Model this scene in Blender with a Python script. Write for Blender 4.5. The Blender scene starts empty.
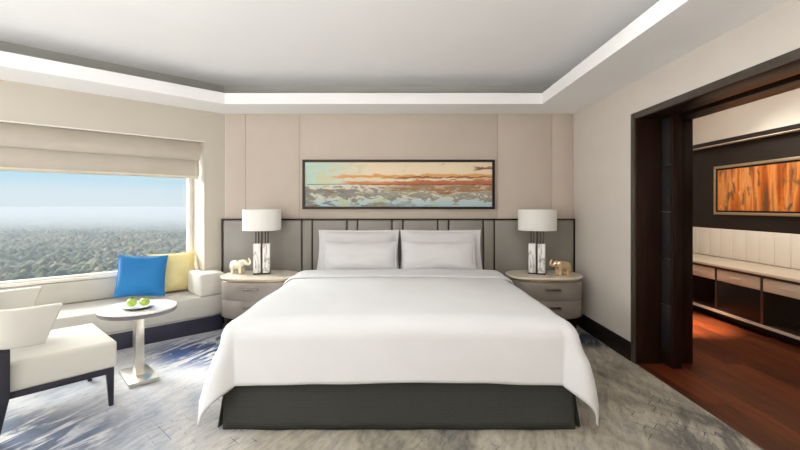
import bpy, bmesh, math, random
import numpy as np
from mathutils import Vector, Matrix, noise

random.seed(7)
rng = np.random.default_rng(7)
scene = bpy.context.scene
COL = scene.collection
PI = math.pi

# ------------------------------------------------------------------ materials
def srgb(r, g, b):
    def f(c):
        c /= 255.0
        return c / 12.92 if c <= 0.04045 else ((c + 0.055) / 1.055) ** 2.4
    return (f(r), f(g), f(b))

class NT:
    """small helper round a node tree"""
    def __init__(self, name):
        self.m = bpy.data.materials.new(name)
        self.m.use_nodes = True
        self.t = self.m.node_tree
        self.b = self.t.nodes['Principled BSDF']
        self.out = self.t.nodes['Material Output']
    def n(self, typ, **kw):
        nd = self.t.nodes.new(typ)
        for k, v in kw.items():
            setattr(nd, k, v)
        return nd
    def l(self, a, b):
        self.t.links.new(a, b)
    def val(self, sock, v):
        if hasattr(v, 'is_output') or isinstance(v, bpy.types.NodeSocket):
            self.l(v, sock)
        else:
            sock.default_value = v
    def math(self, op, a, b=0.0, c=0.0, clamp=False):
        nd = self.n('ShaderNodeMath', operation=op)
        nd.use_clamp = clamp
        self.val(nd.inputs[0], a); self.val(nd.inputs[1], b); self.val(nd.inputs[2], c)
        return nd.outputs[0]
    def coord(self, kind='Object', scale=(1, 1, 1), rot=(0, 0, 0), loc=(0, 0, 0)):
        tc = self.n('ShaderNodeTexCoord')
        mp = self.n('ShaderNodeMapping')
        mp.inputs['Scale'].default_value = scale
        mp.inputs['Rotation'].default_value = rot
        mp.inputs['Location'].default_value = loc
        self.l(tc.outputs[kind], mp.inputs['Vector'])
        return mp.outputs['Vector']
    def coord_rs(self, rot, scale):
        a = self.coord('Object', rot=(0, 0, rot))
        mp = self.n('ShaderNodeMapping'); mp.inputs['Scale'].default_value = scale
        self.l(a, mp.inputs['Vector'])
        return mp.outputs['Vector']
    def noise(self, vec, scale, detail=3.0, rough=0.5, dist=0.0):
        nd = self.n('ShaderNodeTexNoise')
        self.l(vec, nd.inputs['Vector'])
        nd.inputs['Scale'].default_value = scale
        nd.inputs['Detail'].default_value = detail
        nd.inputs['Roughness'].default_value = rough
        nd.inputs['Distortion'].default_value = dist
        return nd.outputs['Fac']
    def ramp(self, fac, stops, interp='LINEAR'):
        nd = self.n('ShaderNodeValToRGB')
        nd.color_ramp.interpolation = interp
        el = nd.color_ramp.elements
        while len(el) > 1:
            el.remove(el[-1])
        el[0].position = stops[0][0]; el[0].color = (*stops[0][1], 1)
        for p, c in stops[1:]:
            e = el.new(p); e.color = (*c, 1)
        self.l(fac, nd.inputs['Fac'])
        return nd.outputs['Color']
    def step(self, v, lo, hi):
        nd = self.n('ShaderNodeMapRange')
        nd.interpolation_type = 'SMOOTHSTEP'
        self.l(v, nd.inputs['Value'])
        nd.inputs['From Min'].default_value = lo
        nd.inputs['From Max'].default_value = hi
        return nd.outputs['Result']
    def mix(self, fac, a, b, mode='MIX'):
        nd = self.n('ShaderNodeMix', data_type='RGBA', blend_type=mode)
        self.val(nd.inputs['Factor'], fac)
        for s, v in ((nd.inputs['A'], a), (nd.inputs['B'], b)):
            if isinstance(v, tuple):
                v = (*v[:3], 1)
            self.val(s, v)
        return nd.outputs['Result']
    def bump(self, h, strength=0.2, dist=0.01):
        nd = self.n('ShaderNodeBump')
        nd.inputs['Strength'].default_value = strength
        nd.inputs['Distance'].default_value = dist
        self.l(h, nd.inputs['Height'])
        self.l(nd.outputs['Normal'], self.b.inputs['Normal'])
    def col(self, c):
        self.val(self.b.inputs['Base Color'], (*c, 1) if isinstance(c, tuple) else c)
    def set(self, rough=0.5, metal=0.0, spec=0.5, coat=0.0, coat_rough=0.1, sheen=0.0):
        self.b.inputs['Roughness'].default_value = rough
        self.b.inputs['Metallic'].default_value = metal
        self.b.inputs['Specular IOR Level'].default_value = spec
        self.b.inputs['Coat Weight'].default_value = coat
        self.b.inputs['Coat Roughness'].default_value = coat_rough
        self.b.inputs['Sheen Weight'].default_value = sheen

def paint(name, c, rough=0.6, var=0.03, spec=0.3, **kw):
    k = NT(name)
    f = k.noise(k.coord(), 3.0, 4)
    lo = tuple(x * (1 - var) for x in c); hi = tuple(min(1, x * (1 + var)) for x in c)
    k.col(k.ramp(f, [(0.3, lo), (0.7, hi)]))
    k.set(rough=rough, spec=spec, **kw)
    return k.m

def fabric(name, c, rough=0.9, weave=700, var=0.05, strength=0.15, sheen=0.1, spec=0.2):
    k = NT(name)
    v = k.coord()
    f = k.noise(v, 6.0, 4)
    lo = tuple(x * (1 - var) for x in c); hi = tuple(min(1, x * (1 + var)) for x in c)
    k.col(k.ramp(f, [(0.3, lo), (0.7, hi)]))
    k.bump(k.noise(v, weave, 2), strength, 0.002)
    k.set(rough=rough, spec=spec, sheen=sheen)
    return k.m

def metal(name, c, rough=0.25):
    k = NT(name)
    k.col(k.ramp(k.noise(k.coord(), 20, 3), [(0.3, tuple(x * .94 for x in c)), (0.7, c)]))
    k.set(rough=rough, metal=1.0)
    return k.m

def wood(name, dark, light, scale=(1, 12, 12), rough=0.3, coat=0.3, spec=0.5, kind='Object'):
    k = NT(name)
    v = k.coord(kind, scale)
    f = k.noise(v, 3.0, 6, 0.6, 0.6)
    g = k.noise(v, 14.0, 3, 0.5)
    h = k.math('ADD', k.math('MULTIPLY', f, 0.75), k.math('MULTIPLY', g, 0.25))
    k.col(k.ramp(h, [(0.32, dark), (0.68, light)]))
    k.set(rough=rough, coat=coat, coat_rough=0.15, spec=spec)
    return k.m

M = {}
M['wall'] = fabric('wall covering', srgb(216, 208, 199), weave=300, var=0.015, strength=.08, sheen=0)
M['panel_fabric'] = fabric('wall panel fabric', srgb(200, 187, 174), weave=350, var=0.02, strength=.12, sheen=0)
M['wall_window'] = paint('window wall paint', srgb(204, 196, 182), 0.6, 0.015)
M['ceiling'] = paint('ceiling paint', srgb(247, 246, 245), 0.7, 0.008, 0.2)
M['lit_edge'] = paint('painted lit edge', srgb(240, 236, 228), 0.4, 0.01)
M['dark_base'] = wood('dark baseboard wood', (0.008, 0.006, 0.005), (0.016, 0.010, 0.008), (3, 3, 20), 0.5, 0.0, 0.25)
M['espresso'] = wood('espresso door wood', (0.010, 0.004, 0.003), (0.032, 0.012, 0.007), (14, 14, 1), 0.32, 0.0, 0.35)
M['casing'] = wood('bronze brown casing', (0.045, 0.034, 0.026), (0.075, 0.058, 0.043), (12, 12, 1), 0.4, 0.0)
M['inlay'] = paint('grey leather inlay', (0.022, 0.020, 0.019), 0.35, 0.1, 0.4)
M['headboard'] = fabric('grey leather panel', srgb(140, 136, 128), rough=0.30, weave=260, var=0.03, strength=.10, sheen=0, spec=0.5)
M['bronze'] = metal('dark bronze trim', (0.045, 0.036, 0.030), 0.35)
M['duvet'] = fabric('white bed linen', (0.665, 0.667, 0.668), weave=500, var=0.01, strength=.06, sheen=0.05)
M['pillow'] = fabric('white pillow cotton', (0.70, 0.695, 0.69), weave=500, var=0.01, strength=.06, sheen=0.05)
M['mattress'] = fabric('mattress ticking', (0.7, 0.69, 0.66))
M['off_white'] = fabric('off white upholstery', srgb(204, 200, 190), weave=450, var=0.02, strength=.15)
M['bolster'] = fabric('cream upholstery', srgb(214, 209, 199), weave=450, var=0.02, strength=.15)
M['plinth'] = paint('navy plinth lacquer', (0.036, 0.034, 0.060), 0.4, 0.15, 0.5)
M['navy_wood'] = paint('navy stained wood', (0.016, 0.015, 0.026), 0.4, 0.15, 0.5)
M['silver'] = metal('brushed champagne metal', (0.72, 0.68, 0.60), 0.28)
M['chrome'] = metal('polished nickel', (0.75, 0.73, 0.70), 0.15)
M['brass'] = metal('soft brass band', (0.55, 0.42, 0.25), 0.3)
M['gold'] = metal('gilded figurine', (0.82, 0.62, 0.40), 0.32)
M['pale_gold'] = metal('champagne figurine', (0.85, 0.78, 0.64), 0.35)
M['nightstand'] = paint('taupe lacquer', srgb(136, 127, 118), 0.35, 0.04, 0.5, coat=0.5, coat_rough=0.15)
M['stone_top'] = paint('cream stone top', srgb(222, 212, 194), 0.2, 0.05, 0.5)
M['shade'] = fabric('lamp shade linen', (0.82, 0.80, 0.75), weave=500, var=0.01)
M['table_top'] = paint('pale stone table top', srgb(226, 220, 214), 0.2, 0.05, 0.5)
M['table_rim'] = paint('grey lacquer rim', srgb(112, 104, 112), 0.25, 0.08, 0.6)
M['plate'] = paint('white porcelain', (0.80, 0.80, 0.80), 0.15, 0.01, 0.6)
M['plate_rim'] = paint('dark plate underside', (0.03, 0.03, 0.045), 0.25, 0.05, 0.5)
M['leaf'] = paint('leaf green', (0.16, 0.30, 0.04), 0.5, 0.2)
M['stem'] = paint('fruit stem', (0.06, 0.04, 0.02), 0.8, 0.2)
M['cream_drawer'] = paint('cream drawer front', srgb(205, 190, 168), 0.4, 0.03)
M['pad'] = paint('cream padded panel', srgb(228, 221, 209), 0.5, 0.02)
M['brown_frame'] = wood('brown desk wood', (0.03, 0.018, 0.012), (0.065, 0.036, 0.022), (10, 1, 10), 0.35)
M['study_dark'] = wood('dark study panelling', (0.013, 0.009, 0.007), (0.024, 0.017, 0.013), (6, 1, 6), 0.45, 0.0, 0.3)
M['black'] = paint('black lacquer', (0.006, 0.005, 0.005), 0.35, 0.1)
M['gold_frame'] = metal('gold picture frame', (0.75, 0.63, 0.45), 0.4)
M['counter'] = paint('beige counter stone', srgb(208, 194, 172), 0.3, 0.04, 0.5)
M['blind'] = fabric('roman blind linen', srgb(196, 187, 173), weave=400, var=0.03, strength=.3)
M['blind_hem'] = fabric('roman blind hem', srgb(216, 207, 193), weave=400, var=0.03, strength=.3)
M['frame_white'] = paint('white window frame', srgb(238, 232, 222), 0.35, 0.01)

# blue and yellow cushions
def cushion_mat(name, a, b):
    k = NT(name)
    v = k.coord()
    k.col(k.ramp(k.noise(v, 4, 3), [(0.3, a), (0.7, b)]))
    k.bump(k.noise(v, 500, 2), 0.15, 0.002)
    k.set(rough=0.6, spec=0.3, sheen=0.2)
    return k.m
M['blue'] = cushion_mat('blue cushion cloth', srgb(22, 112, 176), srgb(36, 126, 190))
M['yellow'] = cushion_mat('pale yellow cushion cloth', srgb(234, 216, 150), srgb(238, 224, 168))

# apple skin
k = NT('green apple skin')
k.col(k.ramp(k.noise(k.coord(), 30, 4), [(0.3, srgb(150, 180, 60)), (0.7, srgb(182, 205, 92))]))
k.set(rough=0.3, spec=0.5)
M['apple'] = k.m

# marble
k = NT('veined marble')
v = k.coord('Object', (5, 5, 1.6))
f = k.noise(v, 1.6, 5, 0.55, 0.8)
vein = k.math('ABSOLUTE', k.math('SUBTRACT', f, 0.5))
k.col(k.ramp(vein, [(0.0, srgb(150, 147, 144)), (0.018, srgb(222, 219, 215)), (0.06, srgb(240, 238, 234))]))
k.set(rough=0.2, spec=0.5)
M['marble'] = k.m

# bed skirt: fine quilted weave
k = NT('charcoal woven bed skirt')
v = k.coord('Object', (1, 1, 1))
w = k.n('ShaderNodeTexBrick')
k.l(v, w.inputs['Vector'])
# use x+y, z as brick plane
sep = k.n('ShaderNodeSeparateXYZ'); k.l(v, sep.inputs[0])
cmb = k.n('ShaderNodeCombineXYZ')
k.l(k.math('ADD', sep.outputs[0], sep.outputs[1]), cmb.inputs[0]); k.l(sep.outputs[2], cmb.inputs[1])
k.l(cmb.outputs[0], w.inputs['Vector'])
w.inputs['Scale'].default_value = 22
w.inputs['Mortar Size'].default_value = 0.03
w.inputs['Brick Width'].default_value = 0.10
w.inputs['Row Height'].default_value = 0.30
w.inputs['Color1'].default_value = (*srgb(82, 83, 78), 1)
w.inputs['Color2'].default_value = (*srgb(74, 75, 70), 1)
w.inputs['Mortar'].default_value = (*srgb(52, 53, 50), 1)
k.l(w.outputs['Color'], k.b.inputs['Base Color'])
k.bump(w.outputs['Fac'], 0.3, -0.004)
k.set(rough=0.85, spec=0.2)
M['skirt'] = k.m
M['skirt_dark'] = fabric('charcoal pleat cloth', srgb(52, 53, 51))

# carpet -----------------------------------------------------------------
k = NT('patterned carpet')
v = k.coord('Object')
sep = k.n('ShaderNodeSeparateXYZ'); k.l(v, sep.inputs[0])
X, Y = sep.outputs[0], sep.outputs[1]
vs = k.coord_rs(math.radians(62), (0.5, 1.25, 1))
big = k.noise(vs, 1.25, 5, 0.58, 0.9)
vs2 = k.coord_rs(math.radians(-72), (0.8, 3.4, 1))
streak = k.noise(vs2, 3.2, 6, 0.65, 0.8)
cream = srgb(186, 174, 152); grey = srgb(112, 107, 97); pale = srgb(202, 193, 177); dark = srgb(72, 71, 68)
base = k.ramp(big, [(0.30, dark), (0.41, grey), (0.50, cream), (0.60, pale), (0.70, grey)])
st = k.ramp(streak, [(0.36, srgb(104, 102, 98)), (0.48, srgb(158, 153, 142)), (0.58, srgb(196, 187, 168)), (0.68, srgb(150, 144, 131))])
base = k.mix(0.45, base, st)
# paler, bluer tones towards the window side
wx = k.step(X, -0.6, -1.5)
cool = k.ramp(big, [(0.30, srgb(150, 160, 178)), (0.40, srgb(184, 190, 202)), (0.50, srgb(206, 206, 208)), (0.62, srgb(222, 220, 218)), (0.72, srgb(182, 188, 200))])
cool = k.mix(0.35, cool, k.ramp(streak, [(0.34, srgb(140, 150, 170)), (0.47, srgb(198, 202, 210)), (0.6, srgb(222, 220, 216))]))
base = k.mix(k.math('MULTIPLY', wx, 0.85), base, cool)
# deep blue blotches
def blotch(cx, cy, rx, ry, amp, colr, base, lo=0.42, hi=0.56):
    dx = k.math('DIVIDE', k.math('SUBTRACT', X, cx), rx)
    dy = k.math('DIVIDE', k.math('SUBTRACT', Y, cy), ry)
    d = k.math('SQRT', k.math('ADD', k.math('MULTIPLY', dx, dx), k.math('MULTIPLY', dy, dy)))
    fall = k.step(d, 1.0, 0.35)
    m = k.math('MULTIPLY', k.math('MULTIPLY', fall, k.step(streak, hi, lo)), amp)
    return k.mix(m, base, colr)
base = blotch(-1.75, 3.85, 0.85, 0.55, 1.0, srgb(40, 78, 138), base, 0.49, 0.60)
base = blotch(-1.55, 4.0, 0.7, 0.4, 1.0, srgb(20, 38, 78), base, 0.44, 0.54)
base = blotch(-2.2, 2.35, 0.8, 0.5, 0.9, srgb(70, 84, 110), base, 0.48, 0.62)
base = blotch(1.95, 4.15, 0.45, 0.35, 1.0, srgb(34, 40, 66), base, 0.5, 0.7)
base = blotch(1.9, 2.2, 0.6, 0.6, 0.7, srgb(84, 82, 80), base, 0.46, 0.62)
# lattice lines
br = k.n('ShaderNodeTexBrick')
k.l(k.coord('Object', (1, 1, 1), (0, 0, math.radians(42))), br.inputs['Vector'])
br.inputs['Scale'].default_value = 4.5
br.inputs['Brick Width'].default_value = 0.42
br.inputs['Row Height'].default_value = 0.36
br.inputs['Mortar Size'].default_value = 0.014
br.inputs['Mortar Smooth'].default_value = 0.2
msk = k.noise(k.coord('Object', loc=(3.1, 1.7, 0)), 1.5, 3, 0.6)
wear = k.noise(v, 9.0, 3, 0.6)
lines = k.math('MULTIPLY', br.outputs['Fac'], k.math('MULTIPLY', k.step(msk, 0.52, 0.60), k.step(wear, 0.44, 0.56)))
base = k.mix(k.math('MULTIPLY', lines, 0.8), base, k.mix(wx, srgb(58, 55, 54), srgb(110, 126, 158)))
fine = k.noise(k.coord_rs(math.radians(-66), (5, 16, 1)), 2.2, 6, 0.72)
base = k.mix(0.55, base, k.ramp(fine, [(0.36, (0.50, 0.50, 0.50)), (0.47, (0.84, 0.84, 0.84)), (0.6, (1, 1, 1))]), 'MULTIPLY')
# pile grain
grain = k.noise(v, 160, 3, 0.7)
base = k.mix(0.5, base, k.ramp(grain, [(0.3, (0.55, 0.55, 0.55)), (0.7, (1, 1, 1))]), 'MULTIPLY')
k.l(base, k.b.inputs['Base Color'])
k.bump(grain, 0.4, 0.004)
k.set(rough=0.95, spec=0.1, sheen=0.15)
M['carpet'] = k.m

# red hardwood floor -------------------------------------------------------
k = NT('red hardwood floor')
v = k.coord('Object', (1, 1, 1))
br = k.n('ShaderNodeTexBrick')
k.l(k.coord('Object', (1, 1, 1), (0, 0, math.radians(90))), br.inputs['Vector'])
br.inputs['Scale'].default_value = 1.0
br.inputs['Brick Width'].default_value = 1.4
br.inputs['Row Height'].default_value = 0.14
br.inputs['Mortar Size'].default_value = 0.0012
br.inputs['Color1'].default_value = (0.2, 0.2, 0.2, 1)
br.inputs['Color2'].default_value = (0.8, 0.8, 0.8, 1)
br.inputs['Mortar'].default_value = (0.0, 0.0, 0.0, 1)
bw = k.n('ShaderNodeRGBToBW'); k.l(br.outputs['Color'], bw.inputs[0])
gr = k.noise(k.coord('Object', (22, 1.6, 1)), 1.5, 6, 0.65, 0.7)
tone = k.math('ADD', k.math('MULTIPLY', bw.outputs[0], 0.35), k.math('MULTIPLY', gr, 0.65))
c = k.ramp(tone, [(0.22, (0.022, 0.006, 0.002)), (0.42, (0.070, 0.018, 0.006)), (0.60, (0.160, 0.036, 0.010)), (0.8, (0.25, 0.062, 0.018))])
k.l(c, k.b.inputs['Base Color'])
k.set(rough=0.36, coat=0.0, spec=0.35)
M['hardwood'] = k.m

# abstract painting over the bed (object space: x across 0..1, z up 0..1) ----
k = NT('abstract canvas paint')
tc = k.n('ShaderNodeTexCoord')
sep = k.n('ShaderNodeSeparateXYZ'); k.l(tc.outputs['Generated'], sep.inputs[0])
U, V = sep.outputs[0], sep.outputs[2]
gv = k.coord('Generated', (5.0, 1, 2.4))
gv2 = k.coord('Generated', (6.5, 1, 4.2), loc=(3, 0, 1))
gv3 = k.coord('Generated', (14.0, 1, 6.0), loc=(8, 0, 5))
n1 = k.noise(gv, 1.6, 5, 0.6, 0.6)
n2 = k.noise(gv2, 1.5, 5, 0.62, 0.4)
n3 = k.noise(gv3, 1.6, 6, 0.7, 0.6)
Vw = k.math('ADD', V, k.math('MULTIPLY', k.math('SUBTRACT', n1, 0.5), 0.16))
sky_ = k.mix(k.step(U, 0.36, 0.02), srgb(232, 214, 184), srgb(186, 212, 200))
sky_ = k.mix(k.math('MULTIPLY', k.step(n2, 0.50, 0.60), k.step(U, .5, .1)), sky_, srgb(206, 206, 168))
low = k.mix(k.step(V, 0.32, 0.0), srgb(216, 204, 180), srgb(168, 198, 204))
low = k.mix(k.math('MULTIPLY', k.step(n2, 0.48, 0.53), k.step(U, 0.9, 0.25)), low, srgb(132, 136, 130))
low = k.mix(k.step(n2, 0.57, 0.66), low, srgb(150, 112, 76))
low = k.mix(k.math('MULTIPLY', k.step(n1, 0.56, 0.66), 0.8), low, srgb(186, 194, 150))
c = k.mix(k.step(Vw, 0.42, 0.48), low, sky_)
# russet ribbons across the middle
def ribbon(centre, half, colr, c, amp=1.0, u0=0.1, u1=0.25, nz=n1, k2=0.10):
    vv = k.math('ADD', V, k.math('MULTIPLY', k.math('SUBTRACT', nz, 0.5), k2))
    d = k.math('ABSOLUTE', k.math('SUBTRACT', vv, centre))
    m = k.math('MULTIPLY', k.step(d, half, half * 0.4), k.math('MULTIPLY', k.step(U, u0, u1), amp))
    return k.mix(m, c, colr)
c = ribbon(0.69, 0.055, srgb(222, 158, 82), c, 0.9, 0.10, 0.20, n1, .22)
c = ribbon(0.66, 0.022, srgb(150, 88, 48), c, 0.9, 0.35, 0.55, n2, .16)
c = ribbon(0.53, 0.055, srgb(210, 132, 88), c, 0.95, 0.16, 0.26, n1, .18)
c = ribbon(0.54, 0.10, srgb(184, 106, 72), c, 0.85, 0.40, 0.55, n2, 0.45)
c = ribbon(0.50, 0.012, srgb(96, 70, 54), c, 0.8, 0.0, 0.02, n1, 0.05)
c = ribbon(0.40, 0.09, srgb(150, 106, 66), c, 0.85, 0.36, 0.52, n2, 0.8)
c = ribbon(0.24, 0.08, srgb(128, 122, 112), c, 0.75, 0.04, 0.1, n2, 1.2)
c = ribbon(0.86, 0.06, srgb(138, 76, 40), c, 0.95, 0.89, 0.93, n2, 0.5)
c = k.mix(k.math('MULTIPLY', k.step(n3, 0.62, 0.70), 0.45), c, srgb(110, 92, 76))
k.l(c, k.b.inputs['Base Color'])
k.set(rough=0.55, spec=0.3)
M['canvas'] = k.m

# amber abstract in the study (generated: y across, z up)
k = NT('amber streaked paint')
gv = k.coord('Generated', (.2, 9.0, 0.22))
gv2 = k.coord('Generated', (.2, 12.0, 1.3), loc=(0, 2, 4))
n1 = k.noise(gv, 1.5, 3, 0.5, 0.0)
n2 = k.noise(gv2, 1.5, 5, 0.65, 0.2)
c = k.ramp(n1, [(0.34, srgb(110, 56, 26)), (0.44, srgb(176, 88, 28)), (0.50, srgb(206, 116, 42)), (0.56, srgb(216, 146, 80)), (0.66, srgb(150, 72, 26))])
c = k.mix(k.math('MULTIPLY', k.step(n2, 0.53, 0.62), .85), c, srgb(92, 74, 50))
c = k.mix(k.step(n2, 0.40, 0.30), c, srgb(236, 178, 96))
k.l(c, k.b.inputs['Base Color'])
k.set(rough=0.4, spec=0.4)
M['amber'] = k.m

# outdoors
k = NT('woodland canopy')
v = k.coord('Object')
f = k.noise(k.coord('Object', (1, .6, 1)), 0.022, 6, 0.66)
g = k.noise(v, 0.35, 4, 0.7)
c = k.ramp(f, [(0.32, srgb(15, 29, 11)), (0.43, srgb(40, 57, 22)), (0.50, srgb(72, 77, 39)), (0.55, srgb(128, 112, 84)), (0.60, srgb(54, 68, 32)), (0.70, srgb(18, 31, 14))])
c = k.mix(0.8, c, k.ramp(g, [(0.35, (0.22, 0.22, 0.22)), (0.65, (1, 1, 1))]), 'MULTIPLY')  # crown shadows put into the colour as dark noise
k.l(c, k.b.inputs['Base Color']); k.set(rough=0.9, spec=0.1)
M['canopy'] = k.m
k = NT('open ground')
v = k.coord('Object')
f = k.noise(v, 0.006, 5, 0.65)
c = k.ramp(f, [(0.34, srgb(66, 80, 48)), (0.46, srgb(94, 98, 62)), (0.56, srgb(150, 130, 100)), (0.66, srgb(84, 92, 58))])
k.l(c, k.b.inputs['Base Color']); k.set(rough=1.0, spec=0.05)
M['land'] = k.m

# haze
m = bpy.data.materials.new('valley haze'); m.use_nodes = True
t = m.node_tree; t.nodes.remove(t.nodes['Principled BSDF'])
vs_ = t.nodes.new('ShaderNodeVolumePrincipled')
vs_.inputs['Color'].default_value = (0.48, 0.49, 0.49, 1)
vs_.inputs['Density'].default_value = 0.0012
vs_.inputs['Anisotropy'].default_value = 0.0
t.links.new(vs_.outputs[0], t.nodes['Material Output'].inputs['Volume'])
M['haze'] = m
m2 = m.copy(); m2.name = 'distant haze'
[n_ for n_ in m2.node_tree.nodes if n_.type == 'PRINCIPLED_VOLUME'][0].inputs['Density'].default_value = 0.0050
M['far_haze'] = m2

# glass: thin pane
m = bpy.data.materials.new('window glass'); m.use_nodes = True
t = m.node_tree; t.nodes.remove(t.nodes['Principled BSDF'])
tr = t.nodes.new('ShaderNodeBsdfTransparent'); tr.inputs[0].default_value = (0.96, 0.98, 0.98, 1)
gl = t.nodes.new('ShaderNodeBsdfGlossy'); gl.inputs['Roughness'].default_value = 0.02
fr = t.nodes.new('ShaderNodeFresnel'); fr.inputs['IOR'].default_value = 1.3
mx = t.nodes.new('ShaderNodeMixShader')
t.links.new(fr.outputs[0], mx.inputs[0]); t.links.new(tr.outputs[0], mx.inputs[1]); t.links.new(gl.outputs[0], mx.inputs[2])
t.links.new(mx.outputs[0], t.nodes['Material Output'].inputs['Surface'])
M['glass'] = m

# ------------------------------------------------------------------ geometry
class MB:
    def __init__(self):
        self.bm = bmesh.new()
    def box(self, x0, x1, y0, y1, z0, z1, mtx=None):
        vs = [self.bm.verts.new(p) for p in ((x0, y0, z0), (x1, y0, z0), (x1, y1, z0), (x0, y1, z0),
                                             (x0, y0, z1), (x1, y0, z1), (x1, y1, z1), (x0, y1, z1))]
        for f in ((3, 2, 1, 0), (4, 5, 6, 7), (0, 1, 5, 4), (1, 2, 6, 5), (2, 3, 7, 6), (3, 0, 4, 7)):
            self.bm.faces.new([vs[i] for i in f])
        if mtx is not None:
            bmesh.ops.transform(self.bm, matrix=mtx, verts=vs)
        return self
    def prism(self, pts, z0, z1):
        a = [self.bm.verts.new((p[0], p[1], z0)) for p in pts]
        b = [self.bm.verts.new((p[0], p[1], z1)) for p in pts]
        n = len(pts)
        self.bm.faces.new(list(reversed(a))); self.bm.faces.new(b)
        for i in range(n):
            self.bm.faces.new([a[i], a[(i + 1) % n], b[(i + 1) % n], b[i]])
        return self
    def loft(self, rings, cap=True, closed=True):
        R = [[self.bm.verts.new(p) for p in r] for r in rings]
        for a, b in zip(R, R[1:]):
            n = len(a)
            for i in range(n if closed else n - 1):
                j = (i + 1) % n
                self.bm.faces.new([a[i], a[j], b[j], b[i]])
        if cap:
            self.bm.faces.new(list(reversed(R[0]))); self.bm.faces.new(R[-1])
        return self
    def lathe(self, prof, n=40, cx=0, cy=0, cap=True):
        return self.loft([[(cx + r * math.cos(2 * PI * i / n), cy + r * math.sin(2 * PI * i / n), z) for i in range(n)] for r, z in prof], cap)
    def tube(self, p0, p1, r0, r1=None, n=14):
        r1 = r0 if r1 is None else r1
        p0, p1 = Vector(p0), Vector(p1)
        q = (p1 - p0).normalized().to_track_quat('Z', 'Y')
        rings = []
        for p, r in ((p0, r0), (p1, r1)):
            rings.append([tuple(p + q @ Vector((r * math.cos(2 * PI * i / n), r * math.sin(2 * PI * i / n), 0))) for i in range(n)])
        return self.loft(rings)
    def ellipsoid(self, c, r, rot=None, u=20, v=12):
        mt = Matrix.Translation(c) @ (rot.to_4x4() if rot else Matrix.Identity(4)) @ Matrix.Diagonal((*r, 1))
        bmesh.ops.create_uvsphere(self.bm, u_segments=u, v_segments=v, radius=1, matrix=mt)
        return self
    def grid(self, fn, nu, nv):
        V = [[self.bm.verts.new(fn(i / nu, j / nv)) for j in range(nv + 1)] for i in range(nu + 1)]
        for i in range(nu):
            for j in range(nv):
                self.bm.faces.new([V[i][j], V[i + 1][j], V[i + 1][j + 1], V[i][j + 1]])
        return self
    def build(self, name, mat, parent=None, bevel=0.0, seg=2, smooth=30, loc=None, rotz=None, weld=False):
        if weld:
            bmesh.ops.remove_doubles(self.bm, verts=self.bm.verts, dist=1e-5)
        bmesh.ops.recalc_face_normals(self.bm, faces=self.bm.faces)
        if bevel:
            ed = [e for e in self.bm.edges if len(e.link_faces) == 2 and e.calc_face_angle(0) > 0.5]
            bmesh.ops.bevel(self.bm, geom=ed, offset=bevel, segments=seg, profile=0.5, affect='EDGES', clamp_overlap=True)
        me = bpy.data.meshes.new(name)
        self.bm.to_mesh(me); self.bm.free()
        me.polygons.foreach_set('use_smooth', [True] * len(me.polygons))
        me.set_sharp_from_angle(angle=math.radians(smooth))
        me.materials.append(M[mat] if isinstance(mat, str) else mat)
        o = bpy.data.objects.new(name, me)
        COL.objects.link(o)
        if parent is not None:
            o.parent = parent
        if loc is not None:
            o.location = loc
        if rotz is not None:
            o.rotation_euler = (0, 0, rotz)
        return o

def box(name, mat, ext, parent=None, bevel=0.0, seg=2, mtx=None, **kw):
    return MB().box(*ext, mtx=mtx).build(name, mat, parent, bevel, seg, **kw)

def tag(o, label, cat, group=None, kind=None):
    o['label'] = label; o['category'] = cat
    if group: o['group'] = group
    if kind: o['kind'] = kind
    return o

def thing(name, label, cat, loc=(0, 0, 0), rotz=0.0, group=None, kind=None):
    o = bpy.data.objects.new(name, None)
    o.empty_display_size = 0.1
    COL.objects.link(o)
    o.location = loc; o.rotation_euler = (0, 0, rotz)
    return tag(o, label, cat, group, kind)

def copy_tree(o, parent=None):
    c = o.copy(); COL.objects.link(c)
    if parent is not None:
        c.parent = parent
    for ch in list(o.children):
        copy_tree(ch, c)
    return c

def fixnorm(o):
    return o

# ------------------------------------------------------------------ frame of the place
EYE = 1.35; F = 410.0
BX, BY = 2.026, 4.773                 # half width of the back wall and its distance
ZS, ZL, ZC = 2.42, 2.535, 2.745       # soffit underside, soffit ledge, raised ceiling
CORNER = Vector((-BX, BY, 0))
DX, DY = 0.7195, 0.6945               # direction along the window wall, towards the corner
AW = math.atan2(DY, DX)
def W(x, y, z=0.0):                   # window-wall frame: x along the wall (negative away from the corner), y outwards
    return (CORNER.x + DX * x - DY * y, CORNER.y + DY * x + DX * y, z)
REAR = -2.6
WL = 5.2                               # length of the window wall

# ------------------------------------------------------------------ room shell
left_end = W(-WL, 0)
fl = MB().prism([(left_end[0] - .3, REAR), (BX, REAR), (BX, BY + 0.1), (-BX - .3, BY + 0.1), W(-WL, .3)[:2]], -0.05, 0.0).build('floor', 'carpet')
tag(fl, 'cream, grey and blue patterned bedroom carpet with worn lattice lines', 'carpet', kind='structure')
wf = box('floor_study', 'hardwood', (BX, 4.45, 0.3, 6.7, -0.05, 0.0))
tag(wf, 'glossy red brown hardwood floor of the room beyond the doorway', 'wood floor', kind='structure')

ce = MB().prism([(left_end[0] - .3, REAR), (BX + .1, REAR), (BX + .1, BY + 0.1), (-BX - .3, BY + 0.1), W(-WL, .3)[:2]], ZC, ZC + 0.08).build('ceiling', 'ceiling')
tag(ce, 'plain white raised ceiling over the bed', 'ceiling', kind='structure')

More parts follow.
